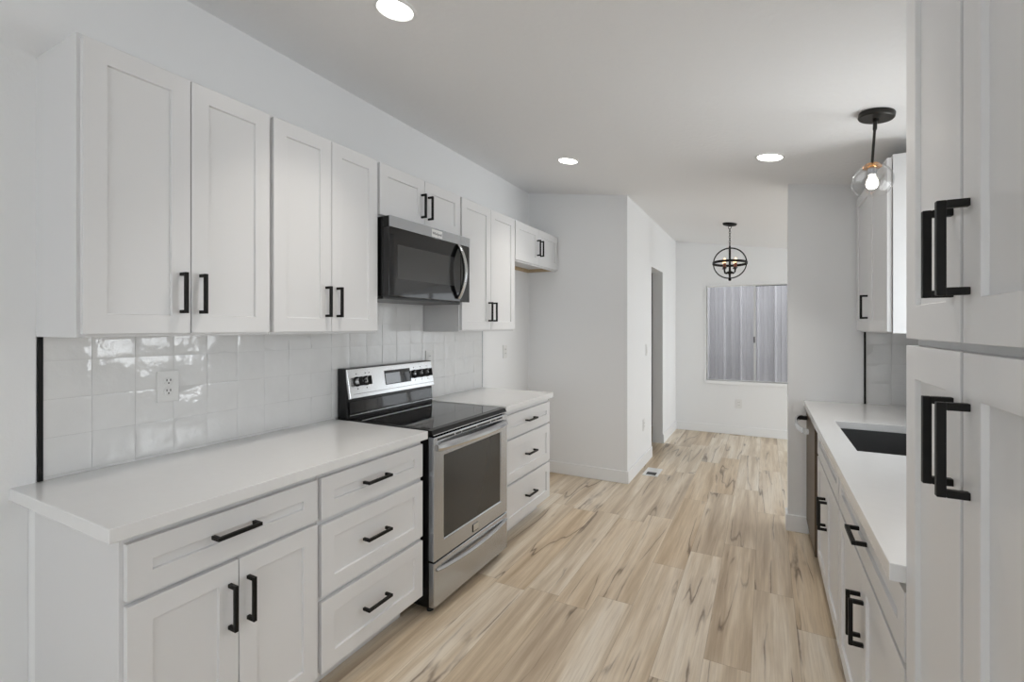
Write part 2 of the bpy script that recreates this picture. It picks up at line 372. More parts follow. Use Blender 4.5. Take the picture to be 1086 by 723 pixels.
f_.box(-.72, -.66, -3.29, -3.23, .4, 2.36).box(.49, .55, -3.29, -3.23, .4, 2.36)
glazed('added_window_3', 'unseen white framed living room window added behind the viewer for daylight', 'window', (0, -3.26, .4), f_, p_)

f_ = MB()
for x in (1.25, 1.97, 2.69): f_.box(x, x+.06, YF+.04, YF+.10, .05, 2.02)
f_.box(1.25, 2.75, YF+.04, YF+.10, 0, .05).box(1.25, 2.75, YF+.04, YF+.10, 2.02, 2.07)
glazed('door_2', 'white framed patio door of the dining room', 'door', (2.0, YF+.07, 0), f_, MB().box(1.31, 1.97, YF+.068, YF+.072, .05, 2.02).box(2.03, 2.69, YF+.068, YF+.072, .05, 2.02))
f_ = MB().box(3.13, 3.19, -2.45, -2.39, .3, 2.2).box(3.13, 3.19, -.41, -.35, .3, 2.2).box(3.13, 3.19, -1.43, -1.37, .36, 2.14).box(3.13, 3.19, -2.39, -.41, .3, .36).box(3.13, 3.19, -2.39, -.41, 2.14, 2.2)
glazed('added_window_4', 'unseen white framed living room side window added behind the viewer for daylight', 'window', (3.16, -1.4, .3), f_, MB().box(3.158, 3.162, -2.39, -1.43, .36, 2.14).box(3.158, 3.162, -1.37, -.41, .36, 2.14))  # unseen side window, added to bring daylight onto the left cabinets

# outside the far window: concrete strip and ribbed steel fence
struct('yard', MB().box(-4, 6, 7.1, 10, -0.2, -0.05), 'concrete')
fe = MB(); prof = []; x = -2.4
while x < 1.1:
    prof += [(x, 0), (x+.012, -.070), (x+.034, -.070), (x+.046, 0), (x+.092, 0), (x+.097, -.006), (x+.107, -.006), (x+.112, 0), (x+.152, 0), (x+.157, -.006), (x+.167, -.006), (x+.172, 0)]
    x += .2287
n = len(prof); yf = 8.05
vs = [(a, yf+d, -.05) for a, d in prof]+[(a, yf+d, 2.75) for a, d in prof]+[(a, yf+d+.004, -.05) for a, d in prof]+[(a, yf+d+.004, 2.75) for a, d in prof]
fs = []
for i in range(n-1):
    fs += [(i, i+1, n+i+1, n+i), (2*n+i, 3*n+i, 3*n+i+1, 2*n+i+1), (n+i, n+i+1, 3*n+i+1, 3*n+i), (i, 2*n+i, 2*n+i+1, i+1)]
fs += [(0, n, 3*n, 2*n), (n-1, 3*n-1, 4*n-1, 2*n-1)]
fe.add(vs, fs)
fence = thing('fence', (0.3, yf, -.05), 'lavender grey ribbed steel fence seen outside through the far window', 'fence')
link('sheet', fe, 'fence', fence)
rl = MB().box(-2.4, 1.15, yf+.005, yf+.05, 1.80, 1.86).box(-2.4, 1.15, yf+.005, yf+.05, .3, .36); link('rail', rl, 'fence', fence)
link('post', MB().box(-1.02, -.94, yf+.05, yf+.12, -.05, 2.7), 'wood_raw', fence)

# ------------------------------------------------------------------ tile splashbacks
def tile_wall(name, axis, u0, u1, z0, z1, plane, sgn, zref, uref, cuts, pitch=0.1305, pz=0.1265):
    """axis 'y': tiles on a wall x=plane running along y; axis 'x': on a wall y=plane running along x. sgn: outward direction.
    cuts(u): upper limit of the tiling there."""
    g, t = 0.0008, 0.009; mb = MB(); gr = MB()
    def pt(u, d, z): return (plane+sgn*d, u, z) if axis == 'y' else (u, plane+sgn*d, z)
    i0 = math.floor((u0-uref)/pitch); i1 = math.ceil((u1-uref)/pitch)
    j0 = math.floor((z0-zref)/pz); j1 = math.ceil((z1-zref)/pz)
    for i in range(i0, i1):
        ua, ub = max(u0, uref+i*pitch), min(u1, uref+(i+1)*pitch)
        if ub-ua < .008: continue
        zt = cuts((ua+ub)/2)
        for j in range(j0, j1):
            za, zb = max(z0, zref+j*pz), min(zt, zref+(j+1)*pz)
            if zb-za < .008: continue
            a, b_, c, d_ = ua+g, ub-g, za+g, zb-g
            tu, tz = random.gauss(0, .0008), random.gauss(0, .0011); dm = random.uniform(-.0003, .0007)
            N = 6; ph = [random.uniform(0, 6.28) for _ in range(6)]; amp = random.uniform(.0002, .0007)
            def dep(p, q):
                e = min(p, 1-p, q, 1-q); edge = -0.0006*max(0, 1-e/0.06)
                return t+dm+tu*(p-.5)*2+tz*(q-.5)*2+amp*(math.sin(4.3*p+ph[0])*math.cos(3.9*q+ph[1])+.6*math.sin(7.1*q+ph[2]+2*p))+edge
            st = [0, .05, .2, .4, .6, .8, .95, 1]; K = len(st)
            vs = [pt(a+(b_-a)*p, dep(p, q), c+(d_-c)*q) for q in st for p in st]
            fs = [(y*K+x, y*K+x+1, (y+1)*K+x+1, (y+1)*K+x) for y in range(K-1) for x in range(K-1)]
            nb = len(vs); vs += [pt(a, .001, c), pt(b_, .001, c), pt(b_, .001, d_), pt(a, .001, d_)]
            bot = list(range(K)); top = [(K-1)*K+x for x in range(K)]; lf = [y*K for y in range(K)]; rt = [y*K+K-1 for y in range(K)]
            fs += [tuple([nb+1, nb]+bot), tuple([nb+3, nb+2]+list(reversed(top))), tuple([nb, nb+3]+list(reversed(lf))), tuple([nb+2, nb+1]+rt)]
            mb.add(vs, fs)
    o = link(name, mb, 'tile', smooth=True); o['kind'] = 'structure'
    us = sorted({u0, u1}); 
    return o
def grout_box(mb, axis, u0, u1, z0, z1, plane, sgn):
    return mb.box(plane, plane+sgn*.007, u0, u1, z0, z1) if axis == 'y' else mb.box(u0, u1, plane, plane+sgn*.007, z0, z1)
ZC = 0.914
def cut_left(u): return 1.575 if 1.862 < u < 2.622 else 1.388
TL0, TL1 = 0.655, 3.395
bs = tile_wall('wall_tile_left', 'y', TL0, TL1, ZC, 1.575, XW, 1, 1.305-.1265*4, 0.653, cut_left)
link('grout', grout_box(grout_box(MB(), 'y', TL0, TL1, ZC, 1.386, XW, 1), 'y', 1.864, 2.62, 1.386, 1.572, XW, 1), 'grout', bs)
TR0 = 0.582
bs = tile_wall('wall_tile_partition', 'x', TR0, XR, ZC, 1.39, YP, -1, 1.305-.1265*4, TR0+.002, lambda u: 1.39)
link('grout', grout_box(MB(), 'x', TR0, XR, ZC, 1.388, YP, -1), 'grout', bs)
bs = tile_wall('wall_tile_right', 'y', 1.28, YP-.01, ZC, 1.39, XR, -1, 1.305-.1265*4, 1.28, lambda u: 1.045 if 2.0 < u < 2.92 else 1.39)
link('grout', grout_box(grout_box(grout_box(MB(), 'y', 1.28, 2.0, ZC, 1.388, XR, -1), 'y', 2.0, 2.92, ZC, 1.04, XR, -1), 'y', 2.92, YP-.01, ZC, 1.388, XR, -1), 'grout', bs)
# dark edge strips where the tiles stop
struct('trim_1', MB().box(XW, XW+.012, 0.643, 0.655, ZC, 1.386), 'black')
struct('trim_2', MB().box(TR0-.010, TR0, YP-.012, YP, ZC, 1.386), 'black')
struct('trim_3', MB().box(XW, XW+.011, TL1, TL1+.004, ZC, 1.386), 'steel')

# ------------------------------------------------------------------ cabinets
def shaker(mb, xf, sg, y0, y1, z0, z1, t=.02, st=.06, rec=.009):
    """recessed-panel front; xf = plane of its face, sg = +1 when it faces +x"""
    xb_ = xf-sg*t; xr = xf-sg*rec; e = .0015
    def rect(x, a, b, c, d): return [(x, a, c), (x, b, c), (x, b, d), (x, a, d)]
    vs = rect(xf, y0, y1, z0, z1)+rect(xf, y0+st, y1-st, z0+st, z1-st)+rect(xr, y0+st+e, y1-st-e, z0+st+e, z1-st-e)+rect(xb_, y0, y1, z0, z1)
    fs = []
    for i in range(4):
        k = (i+1) % 4
        fs += [(i, k, 4+k, 4+i), (4+i, 4+k, 8+k, 8+i), (i, 12+i, 12+k, k)]
    fs += [(8, 9, 10, 11), (15, 14, 13, 12)]
    return mb.add(vs, fs)
PULL = .140
def pull(parent, xf, sg, yc, zc, vertical, ln=PULL):
    b, pr = .0115, .038; h = ln/2
    if vertical:
        mb = MB().box(xf+sg*(pr-b), xf+sg*pr, yc-b/2, yc+b/2, zc-h, zc+h)
        for q in (-1, 1): mb.box(xf, xf+sg*(pr-b), yc-b/2, yc+b/2, zc+q*h, zc+q*(h-b))
    else:
        mb = MB().box(xf+sg*(pr-b), xf+sg*pr, yc-h, yc+h, zc-b/2, zc+b/2)
        for q in (-1, 1): mb.box(xf, xf+sg*(pr-b), yc+q*h, yc+q*(h-b), zc-b/2, zc+b/2)
    return link('handle', mb, 'black', parent, bevel=0.0012)
def front(root, kind, xf, sg, y0, y1, z0, z1, hy=None, hz=None, vert=True, st=.06):
    o = link(kind, shaker(MB(), xf, sg, y0, y1, z0, z1, st=st), 'cab', root, bevel=0.0012)
    if hy is not None: pull(o, xf, sg, hy, hz, vert)
    return o
G = .0017   # half the gap between a pair of doors
def pair(root, xf, sg, y0, y1, z0, z1, hz, hoff=.032):
    ym = (y0+y1)/2
    front(root, 'door', xf, sg, y0, ym-G, z0, z1, ym-hoff, hz)
    front(root, 'door', xf, sg, ym+G, y1, z0, z1, ym+hoff, hz)

XU, XUB = -1.7747, -1.795         # faces and boxes of the upper cabinets
UZ0, UZ1 = 1.386, 2.290
GU = 'white upper cabinets on the left wall'
def upper(y0, y1, zb, label, hz, dy0=.008, dy1=.008, top=UZ1, body=None):
    r = thing('upper_cabinet', (XW+.15, (y0+y1)/2, zb), label, 'cabinet', GU)
    link('body', body or MB().box(XW+.001, XUB, y0, y1, zb, top), 'box', r, bevel=0.0015)
    pair(r, XU, 1, y0+dy0, y1-dy1, zb+.011, top-.011, hz)
    return r
upper(0.637, 1.2525, UZ0, 'tall white two-door upper cabinet with exposed left side, above the duplex outlet', 1.535)
upper(1.2545, 1.861, UZ0, 'tall white two-door upper cabinet just left of the microwave', 1.533)
upper(1.863, 2.621, 1.996, 'short white two-door upper cabinet sitting right on top of the microwave', 2.122)
upper(2.623, 3.3935, UZ0, 'tall white two-door upper cabinet just right of the microwave, overlapping its handle end', 1.527)
fb = MB(); FZ = 1.952
fb.box(XW+.001, XUB, 3.3955, 3.4115, FZ, UZ1).box(XW+.001, XUB, 4.276, 4.291, FZ, UZ1).box(XW+.001, XUB, 3.4115, 4.276, FZ+.036, UZ1).box(XUB-.018, XUB, 3.4115, 4.276, FZ, FZ+.036)
r = upper(3.3955, 4.291, FZ, 'short white two-door upper cabinet over the empty fridge space, raw wood edge beneath', 2.112, body=fb)
look(link('hanging_rail', MB().box(XW+.001, XW+.02, 3.412, 4.275, FZ+.006, FZ+.036).box(XW+.02, XUB-.018, 4.262, 4.2755, FZ+.006, FZ+.036), 'wood_raw', r), 'raw wood rail')

XD, XB = -1.4625, -1.4825         # faces and boxes of the left base cabinets
GB = 'white base cabinets along the left wall'
def base_body(r, sg, xb, xw, y0, y1, toe=.095, top=.8745, ty1=None):
    link('body', MB().box(xw, xb, y0, y1, .105, top), 'box', r, bevel=0.0015)
    link('toe_kick', MB().box(xw, xb-sg*toe, y0+.002, ty1 or y1-.002, 0, .105), 'box', r)
r = thing('base_cabinet', ((XW+XB)/2, 0.92, 0), 'white base cabinet with one drawer over two doors, at the near left end', 'cabinet', GB)
base_body(r, 1, XB, XW+.085, 0.612, 1.2265)
link('filler_strip', MB().box(XW+.014, XW+.083, 0.619, 0.66, 0, .8745), 'trim', r)
front(r, 'drawer', XD, 1, .622, 1.2185, .702, .852, .905, .787, False)
pair(r, XD, 1, .622, 1.2185, .118, .688, .555, .030)
r = thing('base_cabinet', ((XW+XB)/2, 1.53, 0), 'white base cabinet of three drawers just left of the range', 'cabinet', GB)
base_body(r, 1, XB, XW+.001, 1.2285, 1.839, ty1=1.80)
for a, c in ((.695, .852), (.406, .674), (.118, .386)): front(r, 'drawer', XD, 1, 1.237, 1.831, a, c, 1.512, (a+c)/2+.004, False)
r = thing('base_cabinet', ((XW+XB)/2, 3.02, 0), 'white base cabinet of three drawers on the far side of the range', 'cabinet', GB)
base_body(r, 1, XB, XW+.001, 2.648, 3.378)
for a, c in ((.695, .845), (.400, .678), (.118, .384)): front(r, 'drawer', XD, 1, 2.657, 3.370, a, c, 3.014, (a+c)/2+.004, False)

# right side: base cabinets, pantry, upper cabinet
XRD, XRB = .262, .282
GR = 'white base cabinets under the sink counter'
r = thing('base_cabinet', (.58, 1.79, 0), 'white base cabinet with a wide drawer over two doors, between pantry and sink', 'cabinet', GR)
base_body(r, -1, XRB, XR-.001, 1.279, 2.308)
front(r, 'drawer', XRD, -1, 1.290, 2.298, .702, .852, 1.775, .783, False)
pair(r, XRD, -1, 1.290, 2.298, .118, .688, .520, .027)
r = thing('base_cabinet', (.58, 2.76, 0), 'white sink base cabinet with false drawer front, next to the dishwasher', 'cabinet', GR)
bb = MB().box(XRB, XRB+.018, 2.310, 3.206, .105, .8745).box(XRB+.018, XR-.001, 2.310, 2.328, .105, .8745).box(XRB+.018, XR-.001, 3.188, 3.206, .105, .8745).box(XRB+.018, XR-.001, 2.328, 3.188, .105, .123).box(XR-.015, XR-.001, 2.328, 3.188, .123, .8745)
link('body', bb, 'box', r); link('toe_kick', MB().box(XRB+.095, XR-.001, 2.312, 3.204, 0, .105), 'box', r)
front(r, 'drawer_front', XRD, -1, 2.320, 3.198, .702, .852)
pair(r, XRD, -1, 2.320, 3.198, .118, .688, .507, .030)
PY0, PY1 = .62, 1.2765
pt_ = thing('pantry_cabinet', (.58, .95, 0), 'full-height white pantry cabinet with four doors, nearest on the right', 'cabinet')
link('body', MB().box(XRB, XR-.001, PY0, PY1, .105, 2.275), 'box', pt_, bevel=0.0015)
link('toe_kick', MB().box(XRB+.095, XR-.001, PY0+.002, PY1-.002, 0, .105), 'box', pt_)
ym = .954
for za, zb, hz in ((1.394, 2.265, 1.535), (.118, 1.380, 1.237)):
    front(pt_, 'door', XRD, -1, PY0+.004, ym-.006, za, zb, ym-.032, hz, st=.066)
    front(pt_, 'door', XRD, -1, ym+.006, PY1-.004, za, zb, ym+.038, hz, st=.066)
ru = thing('upper_cabinet', (.72, 3.4, UZ0), 'white upper cabinet on the right, beside the partition behind the pendant', 'cabinet')
link('body', MB().box(.552, XR-.001, 2.93, YP-.002, UZ0, 2.262), 'box', ru, bevel=0.0015)
front(ru, 'door', .53, -1, 2.938, 3.386, UZ0+.008, 2.25)
front(ru, 'door', .53, -1, 3.390, YP-.012, UZ0+.008, 2.25, 3.44, 1.535)

# ------------------------------------------------------------------ worktops and sink
def top(label, mb, loc): return tag(link('countertop', mb, 'quartz', org=loc, bevel=0.0025), label, 'countertop', 'white quartz countertops')
top('long white quartz countertop on the left run, its near end free', MB().box(XW+.001, -1.4406, .5749, 1.8443, .8755, ZC), (XW+.3, 1.2, .8755))
top('short white quartz countertop beyond the range', MB().box(XW+.001, -1.4406, 2.632, 3.3877, .8755, ZC), (XW+.3, 3.0, .8755))
SX0, SX1, SY0, SY1 = .331, .74, 2.371, 3.072
ct = MB()   # ring around the sink opening, one closed mesh
x0, x1, y0, y1 = .235, XR-.001, 1.2785, YP-.001
o_ = [(x0, y0), (x1, y0), (x1, y1), (x0, y1)]; i_ = [(SX0, SY0), (SX1, SY0), (SX1, SY1), (SX0, SY1)]
vs = [(*p, z) for z in (.8755, ZC) for p in o_+i_]; fs = []
for i in range(4):
    k = (i+1) % 4
    fs += [(i, k, 4+k, 4+i), (8+i, 12+i, 12+k, 8+k), (i, 8+i, 8+k, k), (4+i, 4+k, 12+k, 12+i)]
ct.add(vs, fs)
top('white quartz countertop with the sink cut-out, on the right run', ct, (.55, 2.5, .8755))
sk = thing('sink', ((SX0+SX1)/2, (SY0+SY1)/2, .66), 'black undermount sink set in the right countertop', 'sink')
a = MB(); e = .004; q0 = [(SX0-e, SY0-e), (SX1+e, SY0-e), (SX1+e, SY1+e), (SX0-e, SY1+e)]; q1 = [(SX0-.02, SY0-.02), (SX1+.02, SY0-.02), (SX1+.02, SY1+.02), (SX0-.02, SY1+.02)]
qi = [(SX0+.012, SY0+.012), (SX1-.012, SY0+.012), (SX1-.012, SY1-.012), (SX0+.012, SY1-.012)]
vs = [(*p, .8745) for p in q1]+[(*p, .8745) for p in q0]+[(*p, .69) for p in qi]+[(*p, .66) for p in q1]
fs = []
for i in range(4):
    k = (i+1) % 4; fs += [(i, k, 4+k, 4+i), (4+i, 4+k, 8+k, 8+i), (i, 12+i, 12+k, k)]
fs += [(8, 9, 10, 11), (15, 14, 13, 12)]
link('basin', a.add(vs, fs), 'sink', sk)
link('drain', MB().lathe([(.001, .003), (.03, .003), (.045, .006), (.055, .003), (.055, 0)], ((SX0+SX1)/2, (SY0+SY1)/2, .6905)), 'steel', sk, smooth=True)

# ------------------------------------------------------------------ range
RY0, RY1, RXF = 1.868, 2.618, -1.425
rg = thing('range', (-1.75, (RY0+RY1)/2, 0), 'freestanding stainless electric range with black glass cooktop between the base cabinets', 'range')
link('body', MB().box(XW+.012, RXF-.035, RY0+.004, RY1-.004, .035, .893), 'enamel', rg, bevel=0.003)
for y in (RY0+.05, RY1-.05):
    for x in (RXF-.06, XW+.08): link('foot', MB().lathe([(.018, 0), (.018, .012), (.010, .014), (.010, .036)], (x, y, 0), n=16), 'rubber', rg, smooth=True)
rm = MB().box(XW+.09, -1.468, RY0, RY1, .886, .912)
rm.hexa([(-1.468, RY0, .886), (-1.428, RY0, .886), (-1.428, RY1, .886), (-1.468, RY1, .886)], [(-1.468, RY0, .912), (-1.440, RY0, .909), (-1.440, RY1, .909), (-1.468, RY1, .912)])
link('cooktop_rim', rm, 'enamel', rg, bevel=0.003, seg=3)
cg = MB().box(XW+.11, -1.465, RY0+.022, RY1-.022, .9095, .9125); link('cooktop_glass', cg, 'cooktop', rg, bevel=0.001)
link('rim_trim', MB().box(-1.432, -1.4255, RY0+.002, RY1-.002, .8855, .8895), 'steel_bright', rg, bevel=0.002)
# oven door
od = MB(); dy0, dy1, dz0, dz1 = RY0+.003, RY1-.003, .268, .876
oy0, oy1, oz0, oz1 = 1.952, 2.535, .352, .776; xd0, xd1 = RXF-.034, RXF
def rect(x, a, b, c, d): return [(x, a, c), (x, b, c), (x, b, d), (x, a, d)]
vs = rect(xd1, dy0, dy1, dz0, dz1)+rect(xd1, oy0, oy1, oz0, oz1)+rect(xd1-.006, oy0+.004, oy1-.004, oz0+.004, oz1-.004)+rect(xd0, dy0, dy1, dz0, dz1)
fs = []
for i in range(4):
    k = (i+1) % 4; fs += [(i, k, 4+k, 4+i), (4+i, 4+k, 8+k, 8+i), (i, 12+i, 12+k, k)]
fs += [(8, 9, 10, 11), (15, 14, 13, 12)]
door = link('oven_door', od.add(vs, fs), 'steel', rg, bevel=0.003)
look(link('window', MB().box(xd1-.0055, xd1-.003, oy0+.005, oy1-.005, oz0+.005, oz1-.005), 'window_dark', door), 'smoked glass oven window')
vt = MB(); y = RY0+.03
for ln in (.16, .065, .155, .155, .065, .085):
    vt.box(xd1-.002, xd1+.0008, y, y+ln-.014, .857, .8665); y += ln-.006 if ln < .1 else ln-.002
link('vent_slots', vt, 'slot', door)
sd = MB(); z = .72
while z < .86: sd.box(xd1-.0025, xd1-.0005, dy0-.0006, dy0+.004, z, z+.004); z += .0095
def bow(y0, y1, z, x, out, hz, ht, drop=0, n=25):
    path = []
    for i in range(n):
        t = i/(n-1); s_ = math.sin(PI*t)**.55
        path.append(((x+out*s_, y0+(y1-y0)*t, z-drop*math.sin(PI*t)), (0, 0, 1), (1, 0, 0)))
    sec = [(-hz, -ht), (-hz*.6, ht*.5), (0, ht), (hz*.6, ht*.5), (hz, -ht)]
    return MB().sweep(path, sec)
link('handle', bow(RY0+.024, RY1-.020, .822, xd1+.002, .045, .022, .014), 'steel_bright', door, smooth=True)
badge = link('badge', MB().box(xd1, xd1+.002, 2.215, 2.275, .285, .325), 'enamel', door)
link('badge_plate', MB().box(xd1+.002, xd1+.0035, 2.222, 2.275, .2895, .325), 'steel_bright', badge)
dw_ = link('drawer', MB().box(RXF-.033, RXF, dy0, dy1, .042, .2605), 'steel', rg, bevel=0.003)
link('handle', bow(RY0+.022, RY1-.016, .222, RXF+.001, .022, .009, .008, drop=.012), 'steel_bright', dw_, smooth=True)
# backguard
bgp = MB(); BX = XW+.011
bgp.hexa([(BX, RY0, .893), (-2.006, RY0, .893), (-2.006, RY1, .893), (BX, RY1, .893)], [(BX, RY0, 1.188), (-2.022, RY0, 1.188), (-2.022, RY1, 1.188), (BX, RY1, 1.188)])
bk = link('backguard', bgp, 'enamel', rg, bevel=0.004)
look(link('lower_panel', MB().hexa([(-2.006, RY0+.012, .935), (-1.998, RY0+.012, .935), (-1.998, RY1-.012, .935), (-2.006, RY1-.012, .935)], [(-2.012, RY0+.012, 1.005), (-2.004, RY0+.012, 1.005), (-2.004, RY1-.012, 1.005), (-2.012, RY1-.012, 1.005)]), 'bglass', bk, bevel=0.001), 'black glass strip')
link('strip_trim', MB().box(-2.000, -1.996, RY0+.012, RY1-.012, .931, .935), 'steel_bright', bk)
TL = (1.185-1.022); A = math.atan2(.030, TL)
def cp(y, s, d):      # point on the control panel: s up the panel, d out of it
    return (-1.992-math.sin(A)*s+math.cos(A)*d, y, 1.022+math.cos(A)*s+math.sin(A)*d)
SL = TL/math.cos(A)
def cbox(y0, y1, s0, s1, d0, d1):
    return MB().hexa([cp(y0, s0, d0), cp(y0, s0, d1), cp(y1, s0, d1), cp(y1, s0, d0)], [cp(y0, s1, d0), cp(y0, s1, d1), cp(y1, s1, d1), cp(y1, s1, d0)])
pn = link('control_panel', cbox(RY0+.002, RY1-.002, 0, SL, -.012, .004), 'steel_bright', bk, bevel=0.004, seg=3)
link('panel_line', cbox(RY0+.03, RY1-.008, .0235, .0255, .0035, .0045), 'slot', pn)
ds = link('display', cbox(2.155, 2.385, .050, .135, .0038, .0062), 'bglass', pn, bevel=0.002)
link('display_film', cbox(2.160, 2.285, .056, .118, .0060, .0066), 'paper', ds)
ax = Vector(cp(0, 0, 1))-Vector(cp(0, 0, 0))
for y in (1.935, 2.003, 2.425, 2.492, 2.556):
    c0 = cp(y, .092, .004)
    kb = link('knob', MB().lathe([(.0275, 0), (.0275, .005), (.025, .007), (.001, .007)], c0, ax, 28), 'black', pn, smooth=True)
    link('knob_body', MB().lathe([(.022, .007), (.0205, .026), (.018, .029), (.001, .029)], c0, ax, 28), 'steel_bright', kb, smooth=True)
    link('knob_grip', cbox(y-.007, y+.007, .092-.0245, .092+.0245, .012, .044), 'black', kb, bevel=0.002)
for y in (1.935, 2.003, 2.032, 2.425, 2.492, 2.556):
    for s_ in (.132, .049):
        if y == 2.032 and s_ < .1: continue
        link('marking', cbox(y-.004, y+.004, s_, s_+.006, .0039, .0043), 'dark_ink', pn)

# ------------------------------------------------------------------ microwave
MX = -1.705; MY0, MY1, MZ0, MZ1 = 1.864, 2.618, 1.577, 1.994
mw = thing('microwave', ((XW+MX)/2, (MY0+MY1)/2, MZ0), 'black over-the-range microwave with stainless top band, above the range', 'microwave')
link('body', MB().box(XW+.01, MX-.042, MY0+.002, MY1-.002, MZ0+.002, MZ1-.002), 'enamel', mw, bevel=0.003)
link('underside', MB().box(XW+.03, MX-.06, MY0+.02, MY1-.02, MZ0-.012, MZ0+.002), 'dark_steel', mw, bevel=0.003)
YS = 2.515
md = link('door', MB().box(MX-.042, MX, MY0+.001, YS-.001, MZ0, 1.936), 'bglass', mw, bevel=0.003)
look(link('window', MB().box(MX-.001, MX+.0008, 1.925, 2.44, 1.672, 1.850), 'mw_screen', md), 'grey window')
cpn = link('control_panel', MB().box(MX-.042, MX, YS+.001, MY1-.001, MZ0, 1.936), 'bglass', mw, bevel=0.003)
lg = MB()
for i, (a, c) in enumerate(((0, .006), (.008, .006), (.016, .006), (.024, .004))): lg.box(MX-.001, MX+.0006, 2.552, 2.552+.018, 1.862-a-c, 1.862-a-.002)
link('display', lg, 'white_ink', cpn)
link('top_frame', MB().box(MX-.042, MX-.003, MY0+.001, MY1-.001, 1.937, MZ1-.001), 'enamel', mw, bevel=0.002)
tb = link('top_band', MB().box(MX-.003, MX+.002, MY0+.001, YS-.001, 1.937, MZ1).box(MX-.003, MX+.002, YS+.001, MY1-.001, 1.937, MZ1), 'steel', mw, bevel=0.001)
def text_mesh(name, body, size, m, parent, origin, rot):
    cu = bpy.data.curves.new(name, 'FONT'); cu.body = body; cu.size = size; cu.align_x = 'CENTER'; cu.align_y = 'CENTER'; cu.extrude = .0004
    o = bpy.data.objects.new(name+'_curve', cu); COL.objects.link(o); bpy.context.view_layer.update()
    me = bpy.data.meshes.new_from_object(o.evaluated_get(bpy.context.evaluated_depsgraph_get()))
    mat_ = Matrix.Translation(origin) @ rot
    mb = MB(); mb.v = [tuple(mat_ @ v.co) for v in me.vertices]; mb.f = [tuple(p.vertices) for p in me.polygons]
    bpy.data.objects.remove(o); bpy.data.curves.remove(cu); bpy.data.meshes.remove(me)
    return link(name, mb, m, parent)
RX = Matrix(((0, 0, 1, 0), (1, 0, 0, 0), (0, 1, 0, 0), (0, 0, 0, 1)))    # text facing +x, reading along +y
bd = link('logo_plate', MB().box(MX+.002, MX+.003, 2.215, 2.315, 1.942, 1.985), 'plastic', tb)
text_mesh('logo', 'Whirlpool', .021, 'dark_ink', bd, (MX+.0034, 2.265, 1.962), RX)
stp = MB()
def bowz(z0, z1, y, x, out, hy, ht, n=25):
    path = []
    for i in range(n):
        t = i/(n-1); s_ = math.sin(PI*t)**.8
        path.append(((x+out*s_, y, z0+(z1-z0)*t), (0, 1, 0), (1, 0, 0)))
    sec = [(-hy, -ht), (-hy, ht*.6), (-hy*.5, ht), (hy*.5, ht), (hy, ht*.6), (hy, -ht)]
    return MB().sweep(path, sec)
hm = link('handle', bowz(1.592, 1.934, YS-.032, MX+.006, .056, .015, .005), 'steel_bright', md, smooth=True)
look(link('handle_back', bowz(1.592, 1.934, YS-.032, MX-.001, .054, .0145, .004), 'enamel', hm, smooth=True), 'black inner face')

# ------------------------------------------------------------------ dishwasher
dx = .250
dwr = thing('dishwasher', (.56, 3.52, 0), 'brown dishwasher with steel bar handle, seen edge-on at the far end of the right counter', 'dishwasher')
link('body', MB().box(.30, XR-.012, 3.222, 3.812, .10, .868), 'enamel', dwr)
dd = link('door', MB().box(dx, .298, 3.218, 3.816, .10, .845), 'dw', dwr, bevel=0.003)
link('control_strip', MB().box(dx+.012, .298, 3.218, 3.816, .847, .868), 'enamel', dwr)
link('toe_kick', MB().box(.34, .36, 3.222, 3.812, 0, .10), 'enamel', dwr)
hp = []
for i in range(21):
    t = i/20; hp.append((dx-.030-.046*math.sin(PI*t)**.5, 3.262+.506*t, .806))
hn = link('handle', MB().sweep([(p, (0, 0, 1), (1, 0, 0)) for p in hp], [(-.015, -.007), (-.015, .004), (0, .007), (.015, .004), (.015, -.007)]), 'steel_bright', dd, smooth=True)
for y in (3.752,): link('bracket', MB().box(dx-.058, dx, y-.010, y+.010, .793, .819), 'black', hn, bevel=0.002)

# ------------------------------------------------------------------ outlets, switch, floor register
def plate(name, label, cat, c, ax, out, kind, w=.078, h=.122, grp='outlets and switches on the walls'):
    """ax: unit vector along the wall, out: wall normal"""
    ax, out, c = Vector(ax), Vector(out), Vector(c)
    def bx(mb, u0, u1, z0, z1, d0, d1):
        P = lambda u, z, d: tuple(c+ax*u+Vector((0, 0, z))+out*d)
        return mb.hexa([P(u0, z0, d0), P(u1, z0, d0), P(u1, z0, d1), P(u0, z0, d1)], [P(u0, z1, d0), P(u1, z1, d0), P(u1, z1, d1), P(u0, z1, d1)])
    t = thing(name, tuple(c), label, cat, grp)
    link('cover_plate', bx(MB(), -w/2, w/2, -h/2, h/2, .0, .006), 'plastic', t, bevel=0.0025)
    if kind == 'duplex':
        for s_ in (-1, 1):
            o = tuple(c+Vector((0, 0, s_*.020))+out*.005)
            rc = link('receptacle', MB().lathe([(.0165, 0), (.0165, .003), (.015, .004), (.001, .004)], o, tuple(out), 24), 'plastic', t, smooth=True)
            for u in (-.0065, .0065): link('slot', bx(MB(), u-.0016, u+.0016, s_*.020+.0005, s_*.020+.009, .0085, .0094), 'slot', rc)
            link('ground_hole', bx(MB(), -.0024, .0024, s_*.020-.0095, s_*.020-.0045, .0085, .0094), 'slot', rc)
    elif kind == 'decora':
        link('receptacle', bx(MB(), -.017, .017, -.034, .034, .006, .009), 'plastic', t, bevel=0.001)
        for s_ in (-1, 1):
            for u in (-.0065, .0065): link('slot', bx(MB(), u-.0014, u+.0014, s_*.018-.002, s_*.018+.007, .0088, .0094), 'slot', t)
    else:
        link('rocker', bx(MB(), -.016, .016, -.033, .033, .006, .010), 'plastic', t, bevel=0.001)
plate('outlet', 'white duplex outlet on the tiles below the leftmost upper cabinet', 'outlet', (XW+.0105, 1.022, 1.184), (0, 1, 0), (1, 0, 0), 'duplex')
